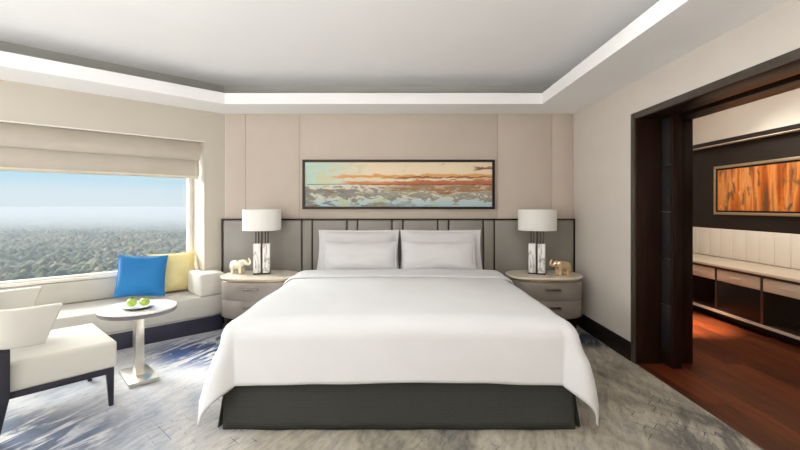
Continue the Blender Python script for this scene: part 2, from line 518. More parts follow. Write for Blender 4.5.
M['cove'] = paint('painted cove shade', srgb(180, 180, 173), 0.8, 0.02, 0.1)  # grey stands in for shade, on strips added behind the cove
SX, SY, SO = 1.503, 4.30, 0.477
il = (-BX + (SO - 0.3406 * (BY - SY) / 0.473) / DY, SY)
so = MB().prism([(-BX, BY), (BX, BY), (BX, REAR), (SX, REAR), (SX, SY), il,
                 W(-WL, -SO)[:2], W(-WL, 0)[:2]][::-1], ZS, ZL).build('ceiling_soffit', 'ceiling')
tag(so, 'white lowered ceiling border stepping round the raised ceiling', 'ceiling border', kind='structure')

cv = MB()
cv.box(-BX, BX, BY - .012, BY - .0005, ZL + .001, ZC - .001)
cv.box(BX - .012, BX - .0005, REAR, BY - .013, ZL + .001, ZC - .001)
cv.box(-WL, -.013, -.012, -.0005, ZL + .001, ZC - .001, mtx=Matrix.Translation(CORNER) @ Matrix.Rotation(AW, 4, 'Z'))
cv = cv.build('cove_shade', 'cove')
tag(cv, 'grey strips painted as shade at the back of the recessed ceiling cove', 'ceiling trim', kind='structure')

# back wall: backing and upholstered panels
wb = thing('wall_back', 'beige fabric panelled wall behind the headboard', 'wall', kind='structure')
box('wall_backing', 'wall', (-BX - 0.2, BX + .02, BY, BY + 0.12, 0, ZC), wb)
pxs = [226, 246, 300, 497.5, 551.5, 572.6]
for a, b in zip(pxs, pxs[1:]):
    xa, xb = (a - 399) * BY / F, (b - 399) * BY / F
    box('wall_panel', 'panel_fabric', (xa + .0015, xb - .0015, BY - 0.012, BY - .0005, 0.02, ZS - .001), wb, 0.003)

# right wall with a double skin round the pocket of the sliding door
WT = 2.506                            # far face of the thick wall
Y0, Y1 = 1.85, 3.565                  # doorway
wr = thing('wall_right', 'smooth pale beige wall with the doorway to the study', 'wall', kind='structure')
b_ = MB()
b_.box(BX, 2.24, Y1, BY + 0.1, 0, ZC); b_.box(2.35, WT, Y1, BY + 0.1, 0, ZC)
b_.box(BX, WT, Y0, Y1, 2.145, ZC); b_.box(BX, WT, REAR, Y0, 0, ZC)
b_.build('wall_surface', 'wall', wr)
bb = box('baseboard_right', 'dark_base', (BX - 0.018, BX - .0005, Y1 + .001, BY - 0.015, 0.001, 0.163), bevel=0.003)
tag(bb, 'tall dark brown baseboard under the beige wall beside the doorway', 'baseboard', kind='structure')

# doorway: casing, jambs, sliding leaf
dr = thing('door_1', 'dark espresso wood doorway with a sliding panel half in its pocket', 'doorway', kind='structure')
b_ = MB()
b_.box(BX - 0.012, BX + .004, Y1 - 0.055, Y1 + .002, 0, 2.147); b_.box(BX - 0.012, BX + .004, Y0, Y1 - .055, 2.092, 2.147)
b_.build('casing', 'casing', dr, 0.003)
b_ = MB()
b_.box(BX + .005, 2.245, Y1 - 0.055, Y1 - .0005, 0, 2.144); b_.box(2.345, WT + .01, Y1 - 0.055, Y1 - .0005, 0, 2.144)
b_.build('jamb', 'espresso', dr, 0.002)
b_ = MB()
b_.box(BX + .005, 2.245, Y0, Y1 - .056, 2.09, 2.144); b_.box(2.345, WT + .01, Y0, Y1 - .056, 2.09, 2.144)
b_.build('head_jamb', 'espresso', dr, 0.002)
box('track', 'black', (2.246, 2.344, Y0, Y1 - .06, 2.128, 2.144), dr)
lf = box('sliding_panel', 'espresso', (2.262, 2.340, 3.387, 4.45, 0.006, 2.115), dr, 0.003)
b_ = MB()
for k_ in range(5):
    b_.box(2.2555, 2.2615, 3.412, 4.40, 0.12 + k_ * 0.395, 0.12 + k_ * 0.395 + 0.388)
b_.build('leather_inlay', 'inlay', lf, 0.002)
b_ = MB()
for k_ in range(1, 5):
    b_.box(2.257, 2.2612, 3.412, 4.40, 0.12 + k_ * 0.395 - .0065, 0.12 + k_ * 0.395 - .0005)
b_.build('inlay_strip', 'silver', lf)

# window wall in its own frame
FRW = dict(loc=tuple(CORNER), rotz=AW)
OPEN = -0.231
GL = 0.385
SILL = 0.636
wl = thing('wall_left', 'pale beige window wall angled towards the bed', 'wall', tuple(CORNER), AW, kind='structure')
b_ = MB()
b_.box(OPEN, 0.12, 0.0, 0.62, 0, ZC)
b_.box(-WL, OPEN, 0.0, 0.62, 2.076, ZC)
b_.box(-WL, OPEN, GL - .015, 0.62, 0, SILL - .03)
b_.box(-WL - .4, -WL, 0, 0.62, 0, ZC)
b_.build('wall_surface', 'wall_window', wl)

box('lit_edge_strip', 'lit_edge', (-WL, OPEN + .004, -.005, -.0002, 2.066, 2.078), wl, .001)  # added white strip imitates light catching the opening's top edge
wn = thing('window_1', 'wide fixed window looking out on hazy woodland', 'window', tuple(CORNER), AW, kind='structure')
b_ = MB()
b_.box(OPEN - .045, OPEN - .001, GL - .012, GL + .045, SILL, 2.075)
b_.box(-WL, OPEN - .046, GL - .012, GL + .045, 2.03, 2.075)
b_.box(-WL, OPEN - .046, GL - .012, GL + .045, SILL, SILL + .018)
b_.build('window_frame', 'frame_white', wn, 0.004)
box('window_pane', 'glass', (-WL, OPEN - .046, GL + .012, GL + .018, SILL + .018, 2.03), wn)
box('window_sill', 'frame_white', (-WL, OPEN - .001, GL - .055, GL + .10, SILL - .03, SILL), wn, 0.005)

rear = box('wall_rear', 'wall', (left_end[0] - .35, WT, REAR - .12, REAR, 0, ZC))
tag(rear, 'plain beige wall facing the foot of the bed', 'wall', kind='structure')
wl2 = box('wall_side', 'wall', (left_end[0] - .45, left_end[0] - .3, REAR, left_end[1] + .15, 0, ZC))
tag(wl2, 'plain beige wall beyond the end of the window', 'wall', kind='structure')

# ------------------------------------------------------------------ roman blind
bl = thing('roman_blind', 'raised oatmeal roman blind hanging across the top of the window', 'blind', tuple(CORNER), AW)
def blind_fold(z1, z0, y_top, y_bot, thick=.010):
    xr, xl = OPEN - .018, -WL + .05
    mb = MB()
    prof = []
    n = 10
    for i in range(n + 1):
        t = i / n
        bulge = -0.022 * math.sin(PI * t ** 1.6)
        prof.append((y_top + (y_bot - y_top) * t + bulge, z1 + (z0 - z1) * t))
    ring = prof + [(y + thick, z) for y, z in reversed(prof)]
    nx = 40
    rings = []
    for i in range(nx + 1):
        x = xl + (xr - xl) * i / nx
        rings.append([(x, y + .004 * noise.noise(Vector((x * 1.3, z * 6, 0))), z + .004 * noise.noise(Vector((x * 1.7, 5, 0)))) for y, z in ring])
    return mb.loft(rings)
blind_fold(2.07, 1.868, 0.105, 0.088).build('upper_fold', 'blind', bl)
blind_fold(1.888, 1.69, 0.128, 0.112).build('lower_fold', 'blind', bl)
blind_fold(1.715, 1.660, 0.160, 0.150, .018).build('bottom_hem', 'blind_hem', bl)
box('head_rail', 'frame_white', (-WL + .05, OPEN - .02, 0.175, 0.215, 2.035, 2.072), bl, .003)
MB().tube((OPEN - .06, .085, 1.93), (OPEN - .06, .085, 1.69), .002).build('pull_cord', 'frame_white', bl)

# ------------------------------------------------------------------ window bench
be = thing('window_bench', 'long off white upholstered window bench on a dark plinth', 'bench', tuple(CORNER), AW)
XR = -0.105
FO = -0.285
def seat_poly(fo, back, xr, inset=0.0):
    return [(-WL + .1, fo), (xr, fo), (xr, -.006), (OPEN - .006, -.006), (OPEN - .006, back), (-WL + .1, back)]
MB().prism(seat_poly(FO, GL - .06, XR), 0.178, 0.385).build('seat', 'off_white', be, 0.014, 3)
box('back_panel', 'off_white', (-WL + .1, OPEN - .006, GL - .054, GL - .020, 0.392, SILL - .036), be, 0.008)
b_ = MB().prism(seat_poly(FO + .028, GL - .07, XR - .02), 0.001, 0.166)
b_.build('plinth', 'plinth', be, 0.002)
MB().prism(seat_poly(FO + .004, GL - .07, XR - .01), 0.1665, 0.1775).build('metal_strip', 'silver', be)

bo = MB().prism([(-0.370, FO + .005), (XR - .002, FO + .005), (XR - .002, -.012), (OPEN - .012, -.012), (OPEN - .012, .12), (-0.370, .12)], 0.3865, 0.628).build('bolster', 'bolster', None, 0.028, 4, **FRW)
tag(bo, 'square cream bolster at the end of the window bench beside the nightstand', 'bolster')

# ------------------------------------------------------------------ cushions and pillows
def pillow_bm(w, h, t, flange=0.0, pinch=0.06, n=26, seed=0, wrinkle=0.006):
    mb = MB()
    e = 1 - flange
    for side in (1, -1):
        def fn(a, b, side=side):
            u, v = a * 2 - 1, b * 2 - 1
            # denser near the edges
            u = math.sin(u * PI / 2); v = math.sin(v * PI / 2)
            x = w / 2 * u * (1 - pinch * (1 - v * v)); z = h / 2 * v * (1 - pinch * (1 - u * u))
            uu, vv = min(1, abs(u) / e), min(1, abs(v) / e)
            th = t / 2 * ((1 - uu ** 3.2) * (1 - vv ** 3.2)) ** 0.55 if uu < 1 and vv < 1 else 0
            edge = abs(u) > .9999 or abs(v) > .9999
            th += 0 if edge else .004
            if not edge:
                th += wrinkle * noise.noise(Vector((u * 3 + seed, v * 3, side))) * (1 if th > .01 else .3)
            return (x, side * th, z)
        mb.grid(fn, n, n)
    return mb
def place_pillow(mb, name, mat, base, yaw, lean, h, roll=0.0):
    """base = middle of the bottom edge, yaw about z, lean back"""
    o = mb.build(name, mat, None, smooth=60, weld=True)
    R = Matrix.Rotation(yaw, 4, 'Z') @ Matrix.Rotation(-lean, 4, 'X') @ Matrix.Rotation(roll, 4, 'Y')
    o.matrix_world = Matrix.Translation(base) @ R @ Matrix.Translation((0, 0, h / 2))
    return o

yb = W(-0.480, 0.180, 0.392)
tag(place_pillow(pillow_bm(.48, .45, .13, .03, .07, seed=3), 'yellow_cushion', 'yellow', yb, AW - .03, math.radians(17), .45),
    'pale yellow square cushion leaning at the corner of the window bench', 'cushion', 'cushions on the window bench')
bb_ = W(-0.84, 0.085, 0.404)
tag(place_pillow(pillow_bm(.46, .44, .12, .03, .06, seed=9), 'blue_cushion', 'blue', bb_, AW - math.radians(20), math.radians(15), .44, .05),
    'bright blue square cushion leaning on the window bench', 'cushion', 'cushions on the window bench')

# ------------------------------------------------------------------ bed
bed = thing('bed', 'king size bed with a charcoal woven skirt', 'bed', (0, 3.5, 0))
def L(v):  # world point to bed space
    return (v[0], v[1] - 3.5, v[2])
YF, YH = 2.480, 4.62
def skirt_front(a, b):
    x = -1.058 + 2.116 * a
    z = 0.006 + 0.40 * b
    y = YF - 0.010 * (1 - b) + .003 * math.sin(a * 34) * (1 - b) + .004 * noise.noise(Vector((a * 9, b * 2, 0)))
    return L((x, y, z))
o = MB().grid(skirt_front, 90, 8).build('skirt_front', 'skirt', bed)
md = o.modifiers.new('solid', 'SOLIDIFY'); md.thickness = 0.012; md.offset = 0
for sgn in (-1, 1):
    def skirt_side(a, b, sgn=sgn):
        y = YF + .012 + (YH - YF) * a
        flare = .055 * (1 - b) * math.exp(-a * 14)
        x = sgn * (1.032 + flare + .004 * math.sin(a * 40) * (1 - b) + .012 * (1 - b))
        return L((x, y, .006 + .40 * b))
    o = MB().grid(skirt_side, 60, 8).build('skirt_side', 'skirt_dark', bed)
    md = o.modifiers.new('solid', 'SOLIDIFY'); md.thickness = 0.010; md.offset = 0
box('bed_base', 'mattress', (-1.02, 1.02, YF + .04 - 3.5, YH - 3.5, 0.10, 0.405), bed, .01)
box('mattress', 'mattress', (-.985, .985, 2.52 - 3.5, YH - 3.5, 0.41, 0.615), bed, .05, 4)

# duvet: a sheet of cloth laid over the mattress and falling at three sides
TOP = 0.655
XE, YE = 0.958, 2.540
YTOP = 4.272
SIDE, FRONT = 0.52, 0.425
RAD = 0.105
def drape(r, flare):
    arc = RAD * PI / 2
    if r < arc:
        a = r / RAD
        return RAD * math.sin(a), RAD * (1 - math.cos(a))
    q = r - arc
    fl_ = flare * min(1, q / .12)
    return RAD + fl_ * q, RAD + math.sqrt(1 - fl_ ** 2) * q
def duvet_pt(u, v, lift=0.0, ymax=YTOP):
    """u across in metres of cloth, v along from the foot hem"""
    sx = 1 if u >= 0 else -1
    qx = max(0, abs(u) - XE); qy = max(0, YE - v)
    x = sx * min(abs(u), XE); y = max(v, YE)
    z = TOP + lift + .016 * (1 - (x / XE) ** 2) + .010 * noise.noise(Vector((x * 1.1, y * 1.1, 0))) + .003 * noise.noise(Vector((x * 4, y * 4, 3))) + .004 * noise.noise(Vector((x * 1.6 + y * 2, y * 5 - x * 3, 7)))
    r = math.hypot(qx, qy)
    if r > 0:
        cx, cy = qx / r, qy / r
        both = 2 * min(cx, cy) if min(cx, cy) > 0 else 0
        flare = .24 * cx * cx + .03 * cy * cy + .15 * both * min(1, 1.2 * cx)
        flare *= 1 - .85 * min(1, max(0, (y - 3.3) / .7))
        h, d = drape(r, min(.55, flare))
        fold = .012 * math.sin(y * 9 + sx) * min(1, r / .3) * cx
        fold += .012 * abs(noise.noise(Vector((x * 2.5, y * 2.5, d * 2)))) * min(1, r / .2)
        # soft folds fanning from each foot corner
        ang = math.atan2(qy, qx)
        if qx > 0 and qy > 0:
            fold += .024 * math.sin(ang * 7.0 + .6) * min(1, r / .35) * math.sin(2 * ang)
        if qx > 0 and qy > 0:
            h += (.085 if sx > 0 else .045) * math.sin(PI * min(1, r / .66)) * math.sin(2 * ang) ** 2 * (.4 + .6 * cx)
        h += fold
        x += sx * h * cx; y -= h * cy; z -= d
    return (x, y, z)
dv = thing('duvet', 'smooth white duvet draped over the bed down to its skirt', 'duvet', (0, 3.5, 0))
def dfn(a, b):
    u = (a * 2 - 1) * (XE + SIDE)
    v = YE - FRONT + (YTOP - YE + FRONT) * b
    return L(duvet_pt(u, v))
o = MB().grid(dfn, 150, 110).build('duvet_cover', 'duvet', dv, smooth=80)
md = o.modifiers.new('solid', 'SOLIDIFY'); md.thickness = 0.012; md.offset = 1
# turned-back sheet
YB0, YB1 = 3.84, 4.264
def sfn(a, b):
    u = (a * 2 - 1) * (XE + .30)
    v = YB0 + .012 * noise.noise(Vector((a * 5, 0, 2))) + (YB1 - YB0) * b
    e = min(b / .035, 1.0)
    lift = .013 + .006 * math.sin(PI / 2 * e) + .006 * math.sin(b * 9)
    p = list(duvet_pt(u, v, lift))
    q = max(0, abs(u) - XE)
    p[0] += (1 if u > 0 else -1) * .018 * min(1, q / .08)
    return L(p)
o = MB().grid(sfn, 120, 30).build('folded_sheet', 'duvet', dv, smooth=80)
md = o.modifiers.new('solid', 'SOLIDIFY'); md.thickness = 0.008; md.offset = 1

PB = .642
def bed_pillow(x, y, w, h, t, lean, label, seed, fl_, zoff=0.0, yaw=0.0):
    o = place_pillow(pillow_bm(w, h, t, fl_, .035, n=34, seed=seed, wrinkle=.010), 'pillow', 'pillow', (x, y, PB + zoff), yaw, math.radians(lean), h)
    tag(o, label, 'pillow', 'white pillows on the bed')
    return o
bed_pillow(-.455, 4.552, .918, .45, .15, 13, 'large white pillow standing at the headboard on the bench side of the bed', 1, .10)
bed_pillow(.470, 4.552, .918, .45, .15, 13, 'large white pillow standing at the headboard on the doorway side of the bed', 5, .10)
bed_pillow(-.415, 4.350, .80, .34, .13, 18, 'smaller white pillow in front, on the bench side of the bed', 11, .05, 0)
bed_pillow(.425, 4.350, .80, .34, .13, 18, 'smaller white pillow in front, on the doorway side of the bed', 17, .05, 0)

# ------------------------------------------------------------------ headboard
HZ = 1.200
HY = 4.712
hb = thing('headboard', 'wide grey leather panelled headboard with dark bronze trim', 'headboard', (0, BY - .02, 0))
def hx(px): return (px - 399) * HY / F
cuts = [222.5, 301.8, 312.3, 346.9, 357.6, 392, 403, 437.8, 448.8, 483.3, 494.4, 574.3]
yy0, yy1 = HY - (BY - .02), -0.003
for i, (a, b) in enumerate(zip(cuts, cuts[1:])):
    box('panel', 'headboard', (hx(a) + .007, hx(b) - .007, yy0, yy1 - .008, 0.17, HZ - .014), hb, 0.010, 3)
for i, a in enumerate(cuts):
    if 0 < i < len(cuts) - 1:
        box('divider', 'bronze', (hx(a) - .0065, hx(a) + .0065, yy0 + .002, yy1 - .008, 0.17, HZ - .013), hb)
b_ = MB()
b_.box(hx(cuts[0]) - .012, hx(cuts[-1]) + .008, yy0 - .006, yy1, HZ - .012, HZ + .004)
b_.box(hx(cuts[0]) - .012, hx(cuts[0]) + .0065, yy0 - .004, yy1, 0.0, HZ - .0125)
b_.box(hx(cuts[-1]) - .0065, hx(cuts[-1]) + .008, yy0 - .004, yy1, 0.0, HZ - .0125)
b_.build('trim', 'bronze', hb, 0.002)
box('backing', 'bronze', (hx(cuts[0]), hx(cuts[-1]), yy1 - .007, yy1 - .001, 0.17, HZ - .014), hb)

# ------------------------------------------------------------------ painting over the bed
def picture(name, label, ext_w, z0, z1, place, fw, fd, mats, parts=('frame', 'canvas'), cat='painting'):
    pass
pa = thing('painting', 'long abstract painting in teal, cream and orange above the bed', 'painting', (0, BY - .013, 0))
x0, x1 = (302.6 - 399) * 4.735 / F, (494.6 - 399) * 4.735 / F
pz0, pz1 = 1.314, 1.884
fw = .026
b_ = MB()
b_.box(x0, x1, -.042, -.001, pz1 - fw, pz1); b_.box(x0, x1, -.042, -.001, pz0, pz0 + fw)
b_.box(x0, x0 + fw, -.042, -.001, pz0 + fw, pz1 - fw); b_.box(x1 - fw, x1, -.042, -.001, pz0 + fw, pz1 - fw)
b_.build('frame', 'bronze', pa)
box('canvas', 'canvas', (x0 + fw + .004, x1 - fw - .004, -.032, -.004, pz0 + fw + .004, pz1 - fw - .004), pa)

# ------------------------------------------------------------------ nightstands
def super_ring(a, b, z, n=64, p=2.6, back=None):
    pts = []
    for i in range(n):
        t = 2 * PI * i / n
        c, s = math.cos(t), math.sin(t)
        x = a * abs(c) ** (2 / p) * (1 if c >= 0 else -1)
        y = b * abs(s) ** (2 / p) * (1 if s >= 0 else -1)
        if back is not None: y = min(y, back)
        pts.append((x, y, z))
    return pts
def make_nightstand():
    t = thing('nightstand', '', 'nightstand')
    A, B = .380, .270
    def slab(z0, z1, a, b, r=.004):
        return MB().loft([super_ring(a - r, b - r, z0), super_ring(a, b, z0 + r), super_ring(a, b, z1 - r), super_ring(a - r, b - r, z1)])
    slab(.598, .620, A + .012, B + .012).build('stone_top', 'stone_top', t)
    slab(.576, .597, A - .004, B - .004).build('brass_band', 'brass', t)
    slab(.20, .575, A - .006, B - .006).build('body', 'nightstand', t)
    # curved drawer fronts
    for zl, zh in ((.393, .570), (.208, .386)):
        rings = []
        n = 30
        def arc(off, z):
            out = []
            for i in range(n + 1):
                th = PI + PI * (.03 + .94 * i / n)
                c, s = math.cos(th), math.sin(th)
                out.append(((A + off) * abs(c) ** (2 / 2.6) * (1 if c >= 0 else -1), (B + off) * abs(s) ** (2 / 2.6) * (1 if s >= 0 else -1), z))
            return out
        def shell(z): return arc(.004, z) + list(reversed(arc(-.003, z)))
        d = MB().loft([shell(zl), shell(zh)]).build('drawer', 'nightstand', t, .0015)
        zc = (zl + zh) / 2 + .025
        yf = -(B + .004)
        hb_ = MB().box(-.078, .078, yf - .024, yf - .012, zc - .009, zc + .009)
        hb_.box(-.060, -.046, yf - .014, yf + .006, zc - .005, zc + .005); hb_.box(.046, .060, yf - .014, yf + .006, zc - .005, zc + .005)
        hb_.build('handle', 'nickel_dark', d, .002)
    MB().loft([super_ring(A - .045, B - .045, .075), super_ring(A - .045, B - .045, .199)]).build('recess', 'black', t)
    slab(.003, .075, A - .012, B - .012).build('base', 'nightstand', t)
    return t
M['nickel_dark'] = metal('dark nickel handle', (0.30, 0.27, 0.25), 0.25)
ns = make_nightstand()
ns.location = (-1.492, 4.41, 0)
ns['label'] = 'oval two drawer nightstand with stone top beside the window bench'
ns['group'] = 'nightstands flanking the bed'
ns2 = copy_tree(ns); ns2.location = (1.550, 4.41, 0)
ns2['label'] = 'oval two drawer nightstand with stone top beside the doorway wall'

# ------------------------------------------------------------------ lamps
def make_lamp():
    t = thing('table_lamp', '', 'lamp')
    box('foot', 'bronze', (-.088, .088, -.062, .062, 0, .012), t, .002)
    for sx in (-1, 1):
        for sy in (-1, 1):
            box('marble_block', 'marble', (min(sx * .010, sx * .084), max(sx * .010, sx * .084), min(sy * .008, sy * .058), max(sy * .008, sy * .058), .0125, .325), t, .003)
    for px, py in ((0, -.035), (0, .035), (-.062, 0), (.062, 0), (-.034, -.0), (.034, .0)):
        MB().box(px - .006, px + .006, py - .006, py + .006, .0125, .50).build('rod', 'rod_metal', t)
    n = 56
    prof = [(.2, .468), (.2, .690), (.1965, .690), (.1965, .468)]
    b = MB()
    rings = [[(r * math.cos(2 * PI * i / n), r * math.sin(2 * PI * i / n), z) for i in range(n)] for r, z in prof + prof[:1]]
    sh = b.loft(rings, cap=False).build('lamp_shade', 'shade', t, weld=True)
    b = MB()
    for i in range(3):
        a = i * 2 * PI / 3
        b.tube((0, 0, .50), (.197 * math.cos(a), .197 * math.sin(a), .50), .003, n=8)
    b.lathe([(.014, .45), (.014, .53)], 16)
    b.build('shade_carrier', 'rod_metal', t)
    MB().ellipsoid((0, 0, .575), (.03, .03, .045)).build('bulb', 'shade', t)
    return t
M['rod_metal'] = metal('smoked bronze rod', (0.07, 0.06, 0.052), 0.35)
lp = make_lamp()
lp.location = (-1.480, 4.43, .6215); lp.rotation_euler = (0, 0, math.radians(14))
lp['label'] = 'marble table lamp with white drum shade on the nightstand beside the window bench'
lp['group'] = 'bedside lamps'
lp2 = copy_tree(lp); lp2.location = (1.493, 4.43, .6215); lp2.rotation_euler = (0, 0, math.radians(-24))
lp2['label'] = 'marble table lamp with white drum shade on the nightstand beside the doorway wall'

# ------------------------------------------------------------------ elephants
def make_elephant(mat):
    b = MB()
    b.ellipsoid((.010, 0, .098), (.078, .050, .052))
    b.ellipsoid((.055, 0, .094), (.042, .046, .048))
    b.ellipsoid((-.070, 0, .125), (.036, .032, .036))          # head, facing -x
    b.ellipsoid((-.052, 0, .112), (.034, .030, .034))
    trunk = [(-.098, .112, .019), (-.115, .104, .016), (-.128, .110, .014), (-.134, .124, .012), (-.133, .140, .0105), (-.127, .154, .0095), (-.118, .164, .0088)]
    for (xa, za, ra), (xb, zb, rb) in zip(trunk, trunk[1:]):
        b.tube((xa, 0, za), (xb, 0, zb), ra, rb)
        b.ellipsoid((xb, 0, zb), (rb, rb, rb), u=12, v=8)
    for lx, ly in ((-.034, .026), (-.034, -.026), (.058, .026), (.058, -.026)):
        b.tube((lx, ly, .085), (lx - .002, ly, .004), .024, .0185, 16)
        b.ellipsoid((lx - .003, ly, .011), (.022, .021, .0105), u=14, v=8)
    o = b.build('body', mat, None, smooth=80)
    md = o.modifiers.new('fuse', 'REMESH'); md.mode = 'VOXEL'; md.voxel_size = .0042; md.use_smooth_shade = True
    md = o.modifiers.new('soft', 'SMOOTH'); md.iterations = 6; md.factor = .5
    for v in o.data.vertices: pass
    o.name = 'elephant_figurine'
    o['category'] = 'figurine'
    for sy in (1, -1):
        b = MB()
        R = Matrix.Rotation(sy * math.radians(22), 3, 'Z')
        b.ellipsoid((-.050, sy * .043, .118), (.030, .006, .036), R)
        b.ellipsoid((-.044, sy * .046, .100), (.022, .006, .026), R)
        b.build('ear', mat, o, smooth=80)
        MB().tube((-.094, sy * .017, .104), (-.124, sy * .021, .100), .0045, .001, 8).build('tusk', 'plate', o)
    b = MB()
    b.tube((.092, 0, .120), (.106, 0, .085), .005, .0035, 8); b.tube((.106, 0, .085), (.107, 0, .055), .0035, .003, 8)
    b.ellipsoid((.107, 0, .050), (.005, .005, .011))
    b.build('tail', mat, o, smooth=80)
    return o
e1 = make_elephant('gold')
e1.location = (1.715, 4.315, .6215); e1.rotation_euler = (0, 0, math.radians(12))
tag(e1, 'gold elephant figurine with raised trunk on the nightstand near the doorway wall', 'figurine', 'elephant figurines')
e2 = copy_tree(e1)
e2.location = (-1.728, 4.42, .6215); e2.rotation_euler = (0, 0, math.radians(168))
e2.data = e1.data.copy(); e2.data.materials[0] = M['pale_gold']
for ch in e2.children:
    if not ch.name.startswith('tusk'):
        ch.data = ch.data.copy(); ch.data.materials[0] = M['pale_gold']
tag(e2, 'pale champagne elephant figurine on the nightstand beside the window bench', 'figurine', 'elephant figurines')

# ------------------------------------------------------------------ round side table
TX, TY = -2.055, 3.235
st = thing('side_table', 'round pale stone side table on a square metal pedestal', 'side table', (TX, TY, 0), AW)
MB().lathe([(.258, .540), (.269, .5445), (.269, .5500), (.265, .5535)], 72).build('table_top', 'table_top', st)
MB().lathe([(.240, .512), (.262, .516), (.267, .522), (.267, .5395)], 72).build('rim', 'table_rim', st)
box('pedestal', 'silver', (-.030, .030, -.048, .048, .030, .512), st, .003)
box('base_plate', 'silver', (-.10, .10, -.19, .19, .002, .030), st, .003)
FPX, FPY = -2.035, 3.195
pl = thing('fruit_plate', 'small white dish with a dark underside on the round table', 'plate', (FPX, FPY, .5540))
MB().lathe([(.045, 0), (.060, .002), (.098, .0125), (.103, .0155), (.097, .0148), (.055, .0042), (.001, .0040)], 48).build('underside', 'plate_rim', pl)
MB().lathe([(.050, .0045), (.098, .0160), (.1035, .0190), (.1030, .0200), (.095, .0180), (.052, .0085)], 48).build('dish', 'plate', pl)
def make_apple():
    b = MB()
    n = 28
    prof = []
    for i in range(17):
        th = PI * i / 16
        r = math.sin(th) * (.036 + .003 * math.cos(th)); z = -.033 * math.cos(th)
        dip = .010 * math.exp(-(r / .011) ** 2)
        z += dip if i < 8 else -dip
        prof.append((max(r, .0006), z + .031))
    o = b.lathe(prof, n).build('green_apple', 'apple', None, smooth=80)
    MB().tube((0, 0, .048), (.004, .002, .072), .0016, .0020, 8).build('stem', 'stem', o)
    def leaf(a, c):
        t = a; w = .011 * math.sin(PI * min(1, t * 1.02)) * (c * 2 - 1)
        return (.004 + .034 * t, w, .068 + .008 * math.sin(t * 2.2) - .003 * abs(c * 2 - 1))
    lf_ = MB().grid(leaf, 10, 4).build('leaf', 'leaf', o, smooth=80)
    md = lf_.modifiers.new('solid', 'SOLIDIFY'); md.thickness = .0012
    return o
ap = make_apple()
ap.location = (FPX - .046, FPY - .012, .5715); ap.rotation_euler = (.15, -.1, 2.4)
tag(ap, 'green apple on the dish, the one farther from the cushions', 'apple', 'green apples on the dish')
ap['label'] = 'darker green apple on the dish nearer to the armchair'
ap2 = copy_tree(ap); ap2.location = (FPX + .044, FPY + .006, .5715); ap2.rotation_euler = (-.1, .12, .3)
tag(ap2, 'green apple on the dish, on the side nearer to the bed', 'apple', 'green apples on the dish')
ap['label'] = 'green apple on the dish, on the side nearer to the armchair'

# ------------------------------------------------------------------ armchair
A_ = Vector((-2.290, 2.365)); B_ = Vector((-1.930, 2.770))
ax = (B_ - A_).normalized()            # forwards along the seat
CH_ANG = math.atan2(ax.y, ax.x)
DEP = (B_ - A_).length                 # leg to leg
WID = 0.62
ch = thing('armchair', 'off white tub armchair with dark tapered legs at the round table', 'armchair', (A_.x, A_.y, 0), CH_ANG)
# local: x forwards from the rear leg near the camera, y across (away from the camera)
def rbox(x0, x1, y0, y1, z0, z1, r=.03, seg=4): return MB().box(x0, x1, y0, y1, z0, z1), r, seg
b = MB()
def seat_out(s): return [(-.02 + s, -.015 + s), (DEP + .02 - s, -.015 + s), (DEP + .02 - s, WID + .015 - s), (-.02 + s, WID + .015 - s)]
b.prism(seat_out(0), .262, .440).build('seat', 'off_white', ch, .022, 4)
b = MB().box(.02, DEP - .02, 0.0, .035, .222, .261).box(.02, DEP - .02, WID - .035, WID, .222, .261).box(DEP - .035, DEP, 0.03, WID - .03, .222, .261).box(-.0, .03, .03, WID - .03, .222, .261)
b.build('apron', 'navy_wood', ch, .003)
for y in (0.0, WID - .04):
    sg = 1 if y > .1 else -1
    def leg(x0, x1, xb0, xb1, zt, zb=.001):
        return MB().loft([[(xb0, y + .008 + sg * .004, zb), (xb1, y + .008 + sg * .004, zb), (xb1, y + .032 + sg * .004, zb), (xb0, y + .032 + sg * .004, zb)],
                          [(x0, y, zt), (x1, y, zt), (x1, y + .04, zt), (x0, y + .04, zt)]])
    leg(DEP - .04, DEP + .006, DEP - .022, DEP + .004, .2615).build('leg', 'navy_wood', ch, .003)
# rear legs run up outside the seat to carry the back
for y in (-.058, WID + .018):
    MB().loft([[(-.060, y + .006, .001), (-.020, y + .006, .001), (-.020, y + .034, .001), (-.060, y + .034, .001)],
               [(-.040, y, .26), (.030, y, .26), (.030, y + .04, .26), (-.040, y + .04, .26)],
               [(-.045, y, .526), (.030, y, .526), (.030, y + .04, .526), (-.045, y + .04, .526)]]).build('leg', 'navy_wood', ch, .003)
# wrap-round back
WE = .205
def back_path(off):
    """U shaped path: near wing, back, far wing; off = outward offset"""
    pts = []
    r = .16
    y0, y1, xb = -.020, WID + .020, -.055
    pts.append((WE, y0 - off))
    for i in range(7): pts.append((WE - (WE - (xb + r)) * (i + 1) / 7, y0 - off))
    for i in range(1, 10):
        a = -PI / 2 - PI / 2 * i / 10
        pts.append((xb + r + (r + off) * math.cos(a), y0 + r + (r + off) * math.sin(a)))
    for i in range(11): pts.append((xb - off, y0 + r + (y1 - y0 - 2 * r) * i / 10))
    for i in range(1, 10):
        a = PI - PI / 2 * i / 10
        pts.append((xb + r + (r + off) * math.cos(a), y1 - r + (r + off) * math.sin(a)))
    for i in range(8): pts.append((xb + r + (WE - (xb + r)) * i / 7, y1 + off))
    return pts
ZB, ZT = .528, .757
rings = []
pi_, po = back_path(-.0), back_path(.055)
n = len(pi_)
